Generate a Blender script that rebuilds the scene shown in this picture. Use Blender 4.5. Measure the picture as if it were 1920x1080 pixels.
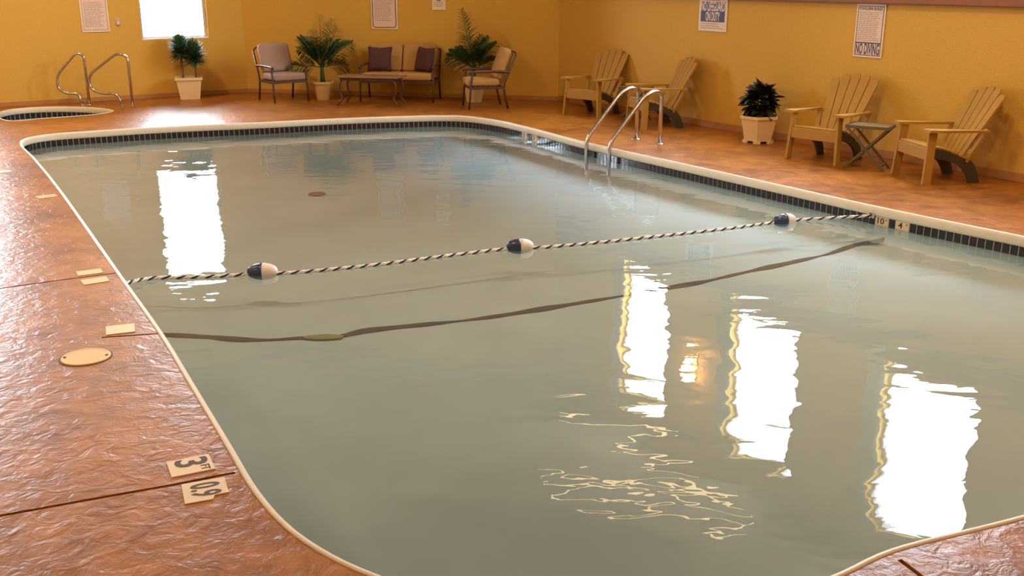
import bpy, bmesh, math, random
from mathutils import Vector, Matrix, Quaternion

for o in list(bpy.data.objects):
    bpy.data.objects.remove(o, do_unlink=True)
scene = bpy.context.scene
COL = scene.collection
random.seed(7)

# ------------------------------------------------------------------ camera
F_PX, HORIZON, CAM_H = 1900.0, -47.0, 2.0
PITCH = math.atan((540 - HORIZON) / F_PX)
cam = bpy.data.cameras.new('camera')
cam.sensor_width = 36.0
cam.lens = F_PX / 1920 * 36.0
cam.clip_start, cam.clip_end = 0.05, 200
cam_o = bpy.data.objects.new('camera', cam)
COL.objects.link(cam_o)
cam_o.location = (0, 0, CAM_H)
cam_o.rotation_euler = (math.pi / 2 - PITCH, 0, 0)
scene.camera = cam_o

# ------------------------------------------------------------------ light + view
DAYLIGHT = 42.0
LAMP_W = 62.0
EXPOSURE = 0.0
world = bpy.data.worlds.new('daylight')
scene.world = world
world.use_nodes = True
bg = world.node_tree.nodes['Background']
bg.inputs['Color'].default_value = (0.80, 0.88, 1.0, 1)
bg.inputs['Strength'].default_value = DAYLIGHT
vs = scene.view_settings
vs.view_transform = 'Standard'
vs.look = 'None'
vs.gamma = 1.0
vs.use_curve_mapping = False
vs.exposure = EXPOSURE
cy = scene.cycles
cy.use_denoising = True
cy.use_adaptive_sampling = True
cy.adaptive_threshold = 0.025
cy.max_bounces = 7
cy.diffuse_bounces = 4
cy.glossy_bounces = 4
cy.transparent_max_bounces = 8
cy.sample_clamp_indirect = 12.0
cy.caustics_reflective = False
cy.caustics_refractive = False

# ------------------------------------------------------------------ pixel -> place (1920x1080 frame)
_c, _s = math.cos(PITCH), math.sin(PITCH)
def ray(x, y):
    dx, dy = (x - 960) / F_PX, -(y - 540) / F_PX
    return Vector((dx, _c + dy * _s, -_s + dy * _c))
def ground(x, y, z=0.0):
    d = ray(x, y)
    t = (z - CAM_H) / d.z
    return Vector((d.x * t, d.y * t, z))
E1 = Vector((0.532, -0.847, 0)).normalized()      # along the wall with the deck chairs, towards the viewer
E2 = Vector((E1.y * -1, E1.x, 0))                  # across the room, towards that wall
def ab(a, b, z=0.0):
    return E1 * a + E2 * b + Vector((0, 0, z))
A_BACK, B_RIGHT, CHAMFER, A_REAR, B_LEFT, CEIL = -18.0, 9.72, 23.75, 4.5, -6.0, 4.7
def to_pixel(p):
    v = Vector(p) - Vector((0, 0, CAM_H))
    dep = v.y * _c - v.z * _s
    return 960 + F_PX * v.x / dep, 540 - F_PX * (v.y * _s + v.z * _c) / dep, dep

# ------------------------------------------------------------------ materials
def new_mat(name):
    m = bpy.data.materials.new(name)
    m.use_nodes = True
    nt = m.node_tree
    return m, nt, nt.nodes['Principled BSDF'], nt.nodes['Material Output']
def mat(name, col, rough=0.5, metal=0.0, var=0.12, scale=6.0, bump=0.0, bscale=40.0, spec=0.5, col2=None, sheen=0.0):
    m, nt, p, out = new_mat(name)
    tc = nt.nodes.new('ShaderNodeTexCoord')
    n = nt.nodes.new('ShaderNodeTexNoise')
    n.inputs['Scale'].default_value = scale
    n.inputs['Detail'].default_value = 4
    nt.links.new(tc.outputs['Object'], n.inputs['Vector'])
    mx = nt.nodes.new('ShaderNodeMix'); mx.data_type = 'RGBA'
    nt.links.new(n.outputs['Fac'], mx.inputs['Factor'])
    c2 = col2 or tuple(max(0, c * (1 - var)) for c in col)
    c1 = col if col2 else tuple(min(1, c * (1 + var)) for c in col)
    mx.inputs['A'].default_value = (*c1, 1)
    mx.inputs['B'].default_value = (*c2, 1)
    nt.links.new(mx.outputs['Result'], p.inputs['Base Color'])
    p.inputs['Roughness'].default_value = rough
    p.inputs['Metallic'].default_value = metal
    p.inputs['Specular IOR Level'].default_value = spec
    if bump:
        n2 = nt.nodes.new('ShaderNodeTexNoise')
        n2.inputs['Scale'].default_value = bscale
        n2.inputs['Detail'].default_value = 5
        nt.links.new(tc.outputs['Object'], n2.inputs['Vector'])
        b = nt.nodes.new('ShaderNodeBump')
        b.inputs['Strength'].default_value = 1.0
        b.inputs['Distance'].default_value = bump
        nt.links.new(n2.outputs['Fac'], b.inputs['Height'])
        nt.links.new(b.outputs['Normal'], p.inputs['Normal'])
    return m
def emit_mat(name, col, strength):
    m, nt, p, out = new_mat(name)
    p.inputs['Base Color'].default_value = (*col, 1)
    p.inputs['Emission Color'].default_value = (*col, 1)
    p.inputs['Emission Strength'].default_value = strength
    return m

M = {}
M['wall'] = mat('mustard_stucco', (0.68, 0.40, 0.062), 0.75, var=0.16, scale=55, bump=0.004, bscale=60)
M['ceiling'] = mat('ceiling_paint', (0.25, 0.165, 0.09), 0.9, var=0.1)
M['beam'] = mat('brown_timber', (0.30, 0.115, 0.05), 0.6, var=0.25, scale=9, bump=0.002)
M['base'] = mat('brown_base', (0.46, 0.21, 0.06), 0.6, var=0.1)
M['cream'] = mat('cream_nosing', (0.82, 0.72, 0.57), 0.4, var=0.06, scale=14, bump=0.0008, bscale=90)
M['tile'] = mat('black_glazed_tile', (0.016, 0.014, 0.022), 0.14, var=0.4, scale=3)
M['grout'] = mat('grey_grout', (0.55, 0.53, 0.50), 0.8)
M['plaster'] = mat('pool_plaster', (0.80, 0.88, 0.84), 0.8, scale=1.6, col2=(0.60, 0.68, 0.66))  # mottled tones paint in the rippled light on the pool bottom
M['marker'] = mat('cream_marker_tile', (0.80, 0.60, 0.38), 0.35, var=0.05)
M['ink'] = mat('dark_lettering', (0.07, 0.04, 0.02), 0.6)
M['lid'] = mat('yellow_lid_plastic', (0.78, 0.52, 0.20), 0.45, var=0.05, scale=20)
M['chrome'] = mat('brushed_steel', (0.60, 0.57, 0.55), 0.24, 1.0, var=0.03)
M['dark_metal'] = mat('bronze_metal', (0.10, 0.05, 0.035), 0.45, 0.3, var=0.2)
M['cushion'] = mat('tan_cushion', (0.46, 0.25, 0.075), 0.9, var=0.1, scale=25, bump=0.002, bscale=120)
M['cushion_grey'] = mat('taupe_cushion', (0.38, 0.25, 0.19), 0.9, var=0.1, scale=25, bump=0.002, bscale=120)
M['pillow'] = mat('maroon_fabric', (0.085, 0.03, 0.03), 0.9, var=0.3, scale=30, bump=0.002, bscale=150)
M['table_top'] = mat('brown_table_top', (0.26, 0.125, 0.06), 0.4, var=0.2, scale=14)
M['resin'] = mat('tan_resin', (0.43, 0.235, 0.036), 0.5, var=0.06, scale=8)
M['resin_dark'] = mat('dark_resin', (0.055, 0.045, 0.028), 0.5, var=0.2)
M['fold'] = mat('green_grey_metal', (0.12, 0.10, 0.06), 0.5, var=0.15)
M['fold_top'] = mat('tan_table_top', (0.22, 0.15, 0.06), 0.5, var=0.08)
M['white_pot'] = mat('cream_planter', (0.80, 0.60, 0.31), 0.5, var=0.05)
M['clay_pot'] = mat('ochre_pot', (0.62, 0.38, 0.13), 0.6, var=0.08)
M['soil'] = mat('soil', (0.05, 0.03, 0.018), 0.95, var=0.4, scale=40, bump=0.01)
M['palm'] = mat('palm_green', (0.035, 0.085, 0.022), 0.45, var=0.4, scale=7)
M['topiary'] = mat('topiary_green', (0.075, 0.17, 0.075), 0.5, var=0.4, scale=9)
M['shrub'] = mat('dark_leaf', (0.018, 0.030, 0.016), 0.35, var=0.4, scale=9, col2=(0.035, 0.022, 0.018))
M['bark'] = mat('bark', (0.26, 0.13, 0.06), 0.85, var=0.3, scale=30, bump=0.004)
M['rope_white'] = mat('white_rope', (0.88, 0.82, 0.76), 0.8, var=0.05)
M['rope_blue'] = mat('navy_rope', (0.035, 0.035, 0.075), 0.8)
M['float_blue'] = mat('navy_float', (0.025, 0.045, 0.11), 0.3, var=0.1)
M['float_white'] = mat('white_float', (0.84, 0.74, 0.69), 0.35, var=0.04)
M['stripe'] = mat('brown_stripe', (0.075, 0.022, 0.003), 0.8, scale=7, col2=(0.02, 0.008, 0.002))
M['stripe_y'] = mat('yellow_patch', (0.42, 0.36, 0.05), 0.8)
M['drain'] = mat('rusty_drain', (0.12, 0.03, 0.012), 0.7)
M['sign_white'] = mat('sign_board', (0.80, 0.63, 0.50), 0.45, var=0.03)
M['sign_rim'] = mat('sign_rim', (0.86, 0.72, 0.56), 0.45, var=0.03)
M['sign_grey'] = mat('sign_small_print', (0.44, 0.33, 0.31), 0.6)
M['sign_navy'] = mat('sign_navy', (0.045, 0.04, 0.11), 0.5)
M['sign_red'] = mat('sign_red', (0.72, 0.12, 0.09), 0.5)
M['vinyl'] = mat('white_window_frame', (0.82, 0.78, 0.76), 0.4, var=0.03)
M['curtain'] = mat('sheer_curtain', (0.70, 0.66, 0.60), 0.9, var=0.03)
M['outlet'] = mat('outlet_plate', (0.62, 0.40, 0.36), 0.5)
M['brass'] = mat('brass', (0.62, 0.40, 0.16), 0.3, 1.0)
M['lamp'] = emit_mat('lamp_glow', (1.0, 0.72, 0.40), 6.0)
M['sconce'] = emit_mat('sconce_glow', (1.0, 0.62, 0.36), 40.0)
M['tube'] = emit_mat('tube_glow', (1.0, 0.70, 0.34), 8.0)
M['outdoor_leaf'] = mat('outdoor_leaf', (0.02, 0.03, 0.02), 0.7, var=0.3)

def deck_material():
    m, nt, p, out = new_mat('stamped_concrete')
    tc = nt.nodes.new('ShaderNodeTexCoord')
    def noise(scale, detail, rough=0.6):
        n = nt.nodes.new('ShaderNodeTexNoise')
        n.inputs['Scale'].default_value = scale
        n.inputs['Detail'].default_value = detail
        n.inputs['Roughness'].default_value = rough
        nt.links.new(tc.outputs['Object'], n.inputs['Vector'])
        return n
    big, mid, fine = noise(0.9, 3), noise(6.0, 6, 0.62), noise(45, 3, 0.5)
    ramp = nt.nodes.new('ShaderNodeValToRGB')
    ramp.color_ramp.elements[0].position = 0.38
    ramp.color_ramp.elements[0].color = (0.19, 0.056, 0.006, 1)
    ramp.color_ramp.elements[1].position = 0.64
    ramp.color_ramp.elements[1].color = (0.46, 0.172, 0.024, 1)
    add = nt.nodes.new('ShaderNodeMath'); add.operation = 'MULTIPLY_ADD'
    add.inputs[1].default_value = 0.5
    nt.links.new(mid.outputs['Fac'], add.inputs[0])
    half = nt.nodes.new('ShaderNodeMath'); half.operation = 'MULTIPLY'
    half.inputs[1].default_value = 0.5
    nt.links.new(big.outputs['Fac'], half.inputs[0])
    nt.links.new(half.outputs[0], add.inputs[2])
    nt.links.new(add.outputs[0], ramp.inputs['Fac'])
    nt.links.new(ramp.outputs['Color'], p.inputs['Base Color'])
    rr = nt.nodes.new('ShaderNodeMapRange')
    rr.inputs['To Min'].default_value = 0.27
    rr.inputs['To Max'].default_value = 0.44
    nt.links.new(mid.outputs['Fac'], rr.inputs['Value'])
    nt.links.new(rr.outputs['Result'], p.inputs['Roughness'])
    b1 = nt.nodes.new('ShaderNodeBump'); b1.inputs['Distance'].default_value = 0.0085
    b1.inputs['Strength'].default_value = 1.0
    relief = noise(11.0, 4.0, 0.55)
    relief.inputs['Distortion'].default_value = 0.8
    nt.links.new(relief.outputs['Fac'], b1.inputs['Height'])
    b2 = nt.nodes.new('ShaderNodeBump'); b2.inputs['Distance'].default_value = 0.0016
    b2.inputs['Strength'].default_value = 0.8
    nt.links.new(fine.outputs['Fac'], b2.inputs['Height'])
    nt.links.new(b1.outputs['Normal'], b2.inputs['Normal'])
    nt.links.new(b2.outputs['Normal'], p.inputs['Normal'])
    p.inputs['Specular IOR Level'].default_value = 0.36
    return m
M['deck'] = deck_material()

def water_material():
    m, nt, p, out = new_mat('murky_water')
    nt.nodes.remove(p)
    tc = nt.nodes.new('ShaderNodeTexCoord')
    mp = nt.nodes.new('ShaderNodeMapping')
    mp.inputs['Rotation'].default_value = (0, 0, 0.35)
    mp.inputs['Scale'].default_value = (1.0, 1.7, 1.0)
    nt.links.new(tc.outputs['Object'], mp.inputs['Vector'])
    prev = None
    for sc_, dist, det in ((1.15, 0.0068, 1.0), (2.6, 0.0036, 1.2), (8.0, 0.00035, 1.0)):
        n = nt.nodes.new('ShaderNodeTexNoise')
        n.inputs['Scale'].default_value = sc_
        n.inputs['Detail'].default_value = det
        n.inputs['Roughness'].default_value = 0.4
        n.inputs['Distortion'].default_value = 0.6
        nt.links.new(mp.outputs['Vector'], n.inputs['Vector'])
        b = nt.nodes.new('ShaderNodeBump')
        b.inputs['Strength'].default_value = 1.0
        b.inputs['Distance'].default_value = dist
        nt.links.new(n.outputs['Fac'], b.inputs['Height'])
        if prev: nt.links.new(prev.outputs['Normal'], b.inputs['Normal'])
        prev = b
    fr = nt.nodes.new('ShaderNodeFresnel'); fr.inputs['IOR'].default_value = 1.333
    nt.links.new(prev.outputs['Normal'], fr.inputs['Normal'])
    gl = nt.nodes.new('ShaderNodeBsdfGlossy')
    gl.inputs['Roughness'].default_value = 0.0
    gl.inputs['Color'].default_value = (1, 1, 1, 1)
    nt.links.new(prev.outputs['Normal'], gl.inputs['Normal'])
    tr = nt.nodes.new('ShaderNodeBsdfTransparent')
    tr.inputs['Color'].default_value = (0.88, 0.96, 1.0, 1)
    df = nt.nodes.new('ShaderNodeBsdfDiffuse')
    df.inputs['Color'].default_value = (0.48, 0.58, 0.60, 1)
    m1 = nt.nodes.new('ShaderNodeMixShader'); m1.inputs[0].default_value = 0.10
    nt.links.new(tr.outputs[0], m1.inputs[1]); nt.links.new(df.outputs[0], m1.inputs[2])
    m2 = nt.nodes.new('ShaderNodeMixShader')
    nt.links.new(fr.outputs[0], m2.inputs[0])
    nt.links.new(m1.outputs[0], m2.inputs[1]); nt.links.new(gl.outputs[0], m2.inputs[2])
    nt.links.new(m2.outputs[0], out.inputs['Surface'])
    return m
M['water'] = water_material()

def glass_material():
    m, nt, p, out = new_mat('window_glass')
    nt.nodes.remove(p)
    fr = nt.nodes.new('ShaderNodeFresnel'); fr.inputs['IOR'].default_value = 1.45
    gl = nt.nodes.new('ShaderNodeBsdfGlossy'); gl.inputs['Roughness'].default_value = 0.0
    tr = nt.nodes.new('ShaderNodeBsdfTransparent'); tr.inputs['Color'].default_value = (0.93, 0.97, 0.96, 1)
    mx = nt.nodes.new('ShaderNodeMixShader')
    nt.links.new(fr.outputs[0], mx.inputs[0]); nt.links.new(tr.outputs[0], mx.inputs[1]); nt.links.new(gl.outputs[0], mx.inputs[2])
    nt.links.new(mx.outputs[0], out.inputs['Surface'])
    return m
M['glass'] = glass_material()

# ------------------------------------------------------------------ mesh helpers
def to_obj(name, bm, material, parent=None, smooth=False, loc=None, rot=None):
    me = bpy.data.meshes.new(name)
    bmesh.ops.recalc_face_normals(bm, faces=bm.faces)
    bm.to_mesh(me); bm.free()
    if smooth:
        for f in me.polygons: f.use_smooth = True
    me.materials.append(M[material] if isinstance(material, str) else material)
    return link_mesh(name, me, parent, loc, rot)
def link_mesh(name, me, parent=None, loc=None, rot=None):
    o = bpy.data.objects.new(name, me)
    COL.objects.link(o)
    if parent: o.parent = parent
    if loc is not None: o.location = loc
    if rot is not None: o.rotation_euler = rot
    return o
def tag(o, label, cat=None, group=None, kind=None):
    if label: o['label'] = label
    if cat: o['category'] = cat
    if group: o['group'] = group
    if kind: o['kind'] = kind
    return o
def thing(name, label, cat, loc, rz=0.0, group=None):
    o = bpy.data.objects.new(name, None)
    o.empty_display_size = 0.1
    COL.objects.link(o)
    o.location = loc; o.rotation_euler = (0, 0, rz)
    return tag(o, label, cat, group)
def face_rz(fx, fy):                      # things are built facing local -Y
    return math.atan2(fx, -fy)
def B():
    return bmesh.new()
def box(bm, x0, x1, y0, y1, z0, z1, mtx=None):
    vs_ = [bm.verts.new((x, y, z)) for z in (z0, z1) for y in (y0, y1) for x in (x0, x1)]
    for f in ((0, 2, 3, 1), (4, 5, 7, 6), (0, 1, 5, 4), (2, 6, 7, 3), (0, 4, 6, 2), (1, 3, 7, 5)):
        bm.faces.new([vs_[i] for i in f])
    if mtx:
        for v in vs_: v.co = mtx @ v.co
    return vs_
def soft_box(w, d, h, r, seg=3, center=(0, 0, 0), mtx=None):
    bm = B()
    box(bm, -w / 2, w / 2, -d / 2, d / 2, -h / 2, h / 2)
    bmesh.ops.bevel(bm, geom=list(bm.edges), offset=r, segments=seg, profile=0.6, affect='EDGES')
    m = Matrix.Translation(center) @ (mtx or Matrix.Identity(4))
    bmesh.ops.transform(bm, matrix=m, verts=bm.verts)
    return bm
def bar(bm, p, q, w, h, up=(0, 0, 1)):
    """rectangular bar from p to q, w across, h along up"""
    p, q = Vector(p), Vector(q)
    d = (q - p).normalized()
    u = Vector(up)
    s = d.cross(u)
    if s.length < 1e-5: s = d.cross(Vector((0, 1, 0)))
    s.normalize(); u = s.cross(d).normalized()
    ring = []
    for c in (p, q):
        ring.append([bm.verts.new(c + s * (sx * w / 2) + u * (sy * h / 2)) for sx, sy in ((-1, -1), (1, -1), (1, 1), (-1, 1))])
    for i in range(4):
        j = (i + 1) % 4
        bm.faces.new((ring[0][i], ring[0][j], ring[1][j], ring[1][i]))
    bm.faces.new(ring[0][::-1]); bm.faces.new(ring[1])
def tube(bm, pts, r, sides=8, closed=False):
    pts = [Vector(p) for p in pts]
    n = len(pts)
    rad = r if isinstance(r, (list, tuple)) else [r] * n
    rings, ref = [], None
    for i, p in enumerate(pts):
        a = pts[(i - 1) % n] if (closed or i) else p
        b = pts[(i + 1) % n] if (closed or i < n - 1) else p
        t = (b - a).normalized()
        if ref is None:
            ref = t.cross(Vector((0, 0, 1)))
            if ref.length < 1e-3: ref = t.cross(Vector((1, 0, 0)))
        ref = (ref - t * ref.dot(t)).normalized()
        s2 = t.cross(ref)
        rings.append([bm.verts.new(p + (ref * math.cos(2 * math.pi * k / sides) + s2 * math.sin(2 * math.pi * k / sides)) * rad[i]) for k in range(sides)])
    for i in range(n if closed else n - 1):
        A, C = rings[i], rings[(i + 1) % n]
        for k in range(sides):
            bm.faces.new((A[k], A[(k + 1) % sides], C[(k + 1) % sides], C[k]))
    if not closed:
        bm.faces.new(rings[0][::-1]); bm.faces.new(rings[-1])
def lathe(bm, prof, seg=24, mtx=None, cap=True):
    rings = []
    for r, z in prof:
        rings.append([bm.verts.new((r * math.cos(2 * math.pi * k / seg), r * math.sin(2 * math.pi * k / seg), z)) for k in range(seg)])
    for i in range(len(prof) - 1):
        for k in range(seg):
            bm.faces.new((rings[i][k], rings[i][(k + 1) % seg], rings[i + 1][(k + 1) % seg], rings[i + 1][k]))
    if cap:
        bm.faces.new(rings[0][::-1]); bm.faces.new(rings[-1])
    if mtx:
        for rg in rings:
            for v in rg: v.co = mtx @ v.co
def catmull(pts, closed=False, per=8):
    pts = [Vector(p) for p in pts]
    n = len(pts); out = []
    for i in range(n if closed else n - 1):
        if closed:
            p0, p1, p2, p3 = pts[(i - 1) % n], pts[i], pts[(i + 1) % n], pts[(i + 2) % n]
        else:
            p1, p2 = pts[i], pts[i + 1]
            p0 = pts[i - 1] if i else p1 * 2 - p2
            p3 = pts[i + 2] if i + 2 < n else p2 * 2 - p1
        # centripetal
        d1 = max((p1 - p0).length, 1e-6) ** .5; d2 = max((p2 - p1).length, 1e-6) ** .5; d3 = max((p3 - p2).length, 1e-6) ** .5
        t0, t1 = 0, d1; t2 = t1 + d2; t3 = t2 + d3
        for k in range(per):
            t = t1 + (t2 - t1) * k / per
            A1 = p0 * ((t1 - t) / (t1 - t0)) + p1 * ((t - t0) / (t1 - t0))
            A2 = p1 * ((t2 - t) / (t2 - t1)) + p2 * ((t - t1) / (t2 - t1))
            A3 = p2 * ((t3 - t) / (t3 - t2)) + p3 * ((t - t2) / (t3 - t2))
            B1 = A1 * ((t2 - t) / (t2 - t0)) + A2 * ((t - t0) / (t2 - t0))
            B2 = A2 * ((t3 - t) / (t3 - t1)) + A3 * ((t - t1) / (t3 - t1))
            out.append(B1 * ((t2 - t) / (t2 - t1)) + B2 * ((t - t1) / (t2 - t1)))
    if not closed: out.append(pts[-1])
    return out
def resample(pts, step, closed=True):
    pts = list(pts) + ([pts[0]] if closed else [])
    L = [0]
    for i in range(1, len(pts)): L.append(L[-1] + (pts[i] - pts[i - 1]).length)
    n = max(4, round(L[-1] / step)); out = []; j = 0
    for k in range(n if closed else n + 1):
        t = L[-1] * k / n
        while j < len(L) - 2 and L[j + 1] < t: j += 1
        u = (t - L[j]) / max(L[j + 1] - L[j], 1e-9)
        out.append(pts[j].lerp(pts[j + 1], u))
    return out
def smooth_closed(pts, it=2):
    for _ in range(it):
        n = len(pts)
        pts = [(pts[i - 1] + pts[i] * 2 + pts[(i + 1) % n]) / 4 for i in range(n)]
    return pts
def inward_normals(pts):
    area = sum(pts[i].x * pts[(i + 1) % len(pts)].y - pts[(i + 1) % len(pts)].x * pts[i].y for i in range(len(pts)))
    sg = 1 if area > 0 else -1
    out = []
    for i in range(len(pts)):
        t = (pts[(i + 1) % len(pts)] - pts[i - 1]); t.z = 0; t.normalize()
        out.append(Vector((-t.y, t.x, 0)) * sg)
    return out
def poly_fill(bm, loops, z):
    """triangulated flat polygon with holes; loops = [outer, hole, ...]"""
    edges = []
    for lp in loops:
        vv = [bm.verts.new((p.x, p.y, z)) for p in lp]
        edges += [bm.edges.new((vv[i], vv[(i + 1) % len(vv)])) for i in range(len(vv))]
    bmesh.ops.triangle_fill(bm, edges=edges, use_beauty=True, normal=(0, 0, 1))
_dg = None
def text_mesh(body, size, depth=0.001, align='CENTER', sx=1.0, bold=0.0):
    cu = bpy.data.curves.new('lettering', 'FONT')
    cu.body = body; cu.size = size; cu.extrude = depth
    cu.align_x = align; cu.align_y = 'CENTER'
    cu.resolution_u = 3
    cu.offset = bold * size
    ob = bpy.data.objects.new('lettering', cu)
    COL.objects.link(ob)
    dg = bpy.context.evaluated_depsgraph_get()
    me = bpy.data.meshes.new_from_object(ob.evaluated_get(dg))
    bpy.data.objects.remove(ob, do_unlink=True)
    for v in me.vertices: v.co.x *= sx
    me.materials.clear()
    return me
def text_obj(name, body, size, material, parent, loc, rot, depth=0.001, sx=1.0, width=None, bold=0.018):
    me = text_mesh(body, size, depth, sx=sx, bold=bold)
    if width:
        xs = [v.co.x for v in me.vertices]
        k = width / max(max(xs) - min(xs), 1e-6)
        for v in me.vertices: v.co.x *= k
    me.materials.append(M[material])
    return link_mesh(name, me, parent, loc, rot)

# ------------------------------------------------------------------ the pool outline, from the photograph's deck edge
WATER_Z = -0.158
pool_px_far = [(37, 269), (46, 260), (80, 253), (200, 244), (340, 236), (480, 230), (620, 223), (740, 218.5), (860, 217),
               (930, 225), (985, 237), (1100, 267), (1300, 311), (1500, 355), (1640, 386), (1780, 415), (1920, 443)]
pool_px_near = [(1920, 973), (1650, 1043), (1590, 1078)]
pool_px_left = [(690, 1080), (600, 1037), (530, 987), (470, 917), (430, 848), (350, 713), (300, 629), (230, 529), (160, 428), (100, 344), (60, 295)]
ctrl = [ground(*p) for p in pool_px_far]
ctrl += [Vector((4.75, 6.95, 0)), Vector((5.35, 6.0, 0)), Vector((5.50, 5.45, 0)), Vector((5.15, 5.0, 0)), Vector((3.6, 4.2, 0))]
ctrl += [ground(*p) for p in pool_px_near]
ctrl += [Vector((0.75, 2.90, 0)), Vector((0.3, 2.82, 0)), Vector((-0.1, 2.88, 0))]
ctrl += [ground(*p) for p in pool_px_left]
POOL = smooth_closed(resample(catmull(ctrl, True, 10), 0.07), 3)
spa_px = [(-1, 210), (20, 205), (60, 201.5), (110, 200), (160, 201), (195, 203.5), (214, 207.5), (200, 212), (150, 217.5), (90, 221.5), (25, 227), (-2, 222)]
SPA = smooth_closed(resample(catmull([ground(*p) for p in spa_px], True, 8), 0.06), 2)

# ------------------------------------------------------------------ deck
ROOM = [ab(A_BACK, B_LEFT), ab(A_BACK, CHAMFER + A_BACK), ab(B_RIGHT - CHAMFER, B_RIGHT), ab(A_REAR, B_RIGHT), ab(A_REAR, B_LEFT)]
bm = B()
poly_fill(bm, [ROOM, POOL, SPA], 0.0)
r_ = bmesh.ops.extrude_face_region(bm, geom=list(bm.faces))
for v in r_['geom']:
    if isinstance(v, bmesh.types.BMVert): v.co.z -= 0.12
deck = to_obj('floor', bm, 'deck')
tag(deck, 'terracotta stamped concrete pool deck with a wet sheen', kind='structure')
joints_px = [[(-260, 1020), (0, 967), (200, 931), (330, 908), (436, 887)], [(-300, 580), (0, 541), (100, 527), (232, 510)], [(194, 632.5), (304, 625)],
             [(1690, 1052), (1740, 1090), (1830, 1160)], [(560, 1022), (420, 1040), (250, 1058)]]
bm = B()
for jl in joints_px[:4]:
    P = [ground(*q) for q in jl]
    for i in range(len(P) - 1):
        d = (P[i + 1] - P[i]).normalized() * 0.01
        bar(bm, P[i] - d, P[i + 1] + d, 0.020, 0.03)
bmesh.ops.recalc_face_normals(bm, faces=bm.faces)
me = bpy.data.meshes.new('joint_cut'); bm.to_mesh(me); bm.free()
cutter = bpy.data.objects.new('joint_cut', me); COL.objects.link(cutter)
md = deck.modifiers.new('joints', 'BOOLEAN'); md.operation = 'DIFFERENCE'; md.object = cutter; md.solver = 'EXACT'
md.use_self = True
dg = bpy.context.evaluated_depsgraph_get()
me2 = bpy.data.meshes.new_from_object(deck.evaluated_get(dg))
deck.modifiers.clear()
if len(me2.polygons) > 200:
    deck.data = me2
    deck.data.materials.clear(); deck.data.materials.append(M['deck'])
bpy.data.objects.remove(cutter, do_unlink=True)

# ------------------------------------------------------------------ walls, ceiling
WT = 0.2
def wall(name, p0, p1, openings, label, z0=-0.12, z1=CEIL):
    """wall from p0 to p1 seen from the room; openings in (s0, s1, z0, z1) along p0->p1; thickness goes outward (local +Y)"""
    d = (p1 - p0); L = d.length
    ang = math.atan2(d.y, d.x)
    ss = sorted({-WT, L + WT} | {v for o in openings for v in o[:2]})
    zs = sorted({z0, z1} | {v for o in openings for v in o[2:]})
    bm = B()
    for i in range(len(ss) - 1):
        for j in range(len(zs) - 1):
            cs, cz = (ss[i] + ss[i + 1]) / 2, (zs[j] + zs[j + 1]) / 2
            if any(o[0] < cs < o[1] and o[2] < cz < o[3] for o in openings): continue
            box(bm, ss[i], ss[i + 1], 0, WT, zs[j], zs[j + 1])
    bmesh.ops.remove_doubles(bm, verts=bm.verts, dist=1e-5)
    o = to_obj(name, bm, 'wall', loc=(p0.x, p0.y, 0), rot=(0, 0, ang))
    return tag(o, label, kind='structure')
C1, C2 = ROOM[1], ROOM[2]
WIN_BACK = [(4.02, 5.13, 0.96, 3.05)]
WIN_BACK_MORE = [(0.2, 1.31, 0.96, 3.05)]
WIN_RIGHT = [(-12.15, -11.05, 2.1, 4.25), (-9.68, -8.5, 2.1, 4.25), (-7.15, -5.92, 2.1, 4.25)]
# seen from the room, left to right: left wall, back wall (window), angled wall (sofa), right wall
wall('wall_back', ab(A_BACK, B_LEFT), C1, [(b0 - B_LEFT, b1 - B_LEFT, z0, z1) for b0, b1, z0, z1 in WIN_BACK + WIN_BACK_MORE], 'mustard stucco wall with the tall window')
wall('wall_corner', C1, C2, [], 'mustard stucco wall behind the loveseat')
wall('wall_right', C2, ab(A_REAR, B_RIGHT), [(a0 - (B_RIGHT - CHAMFER), a1 - (B_RIGHT - CHAMFER), z0, z1) for a0, a1, z0, z1 in WIN_RIGHT], 'mustard stucco wall behind the deck chairs')
wall('wall_rear', ab(A_REAR, B_RIGHT), ab(A_REAR, B_LEFT), [], 'mustard stucco wall at the near end of the room')
wall('wall_left', ab(A_REAR, B_LEFT), ab(A_BACK, B_LEFT), [], 'mustard stucco wall at the far side of the deck')
bm = B()
big = [p + (p - Vector((-1, 7, 0))).normalized() * 0.4 for p in ROOM]
poly_fill(bm, [big], CEIL)
r_ = bmesh.ops.extrude_face_region(bm, geom=list(bm.faces))
for v in r_['geom']:
    if isinstance(v, bmesh.types.BMVert): v.co.z += 0.15
tag(to_obj('ceiling', bm, 'ceiling'), 'plain brown ceiling', kind='structure')

def wall_strip(name, p0, p1, z0, z1, t, material, label):
    d = p1 - p0; L = d.length; ang = math.atan2(d.y, d.x)
    bm = B(); box(bm, 0, L, -t, 0.0, z0, z1)
    bmesh.ops.bevel(bm, geom=list(bm.edges), offset=min(t, z1 - z0) * 0.2, segments=2, affect='EDGES')
    return tag(to_obj(name, bm, material, loc=(p0.x, p0.y, 0), rot=(0, 0, ang)), label, kind='structure')
wall_strip('trim_1', C2 + E1 * 0.05, ab(A_REAR, B_RIGHT), 1.69, 1.98, 0.07, 'beam', 'brown timber rail along the wall above the signs')
wall_strip('baseboard_right', C2 + E1 * 0.02, ab(A_REAR, B_RIGHT), 0.0, 0.09, 0.02, 'base', 'low brown base strip along the wall of deck chairs')
wall_strip('baseboard_corner', C1, C2, 0.0, 0.07, 0.018, 'base', 'low brown base strip behind the loveseat')
wall_strip('baseboard_back', ab(A_BACK, B_LEFT), C1, 0.0, 0.07, 0.018, 'base', 'low brown base strip under the tall window')

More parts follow.
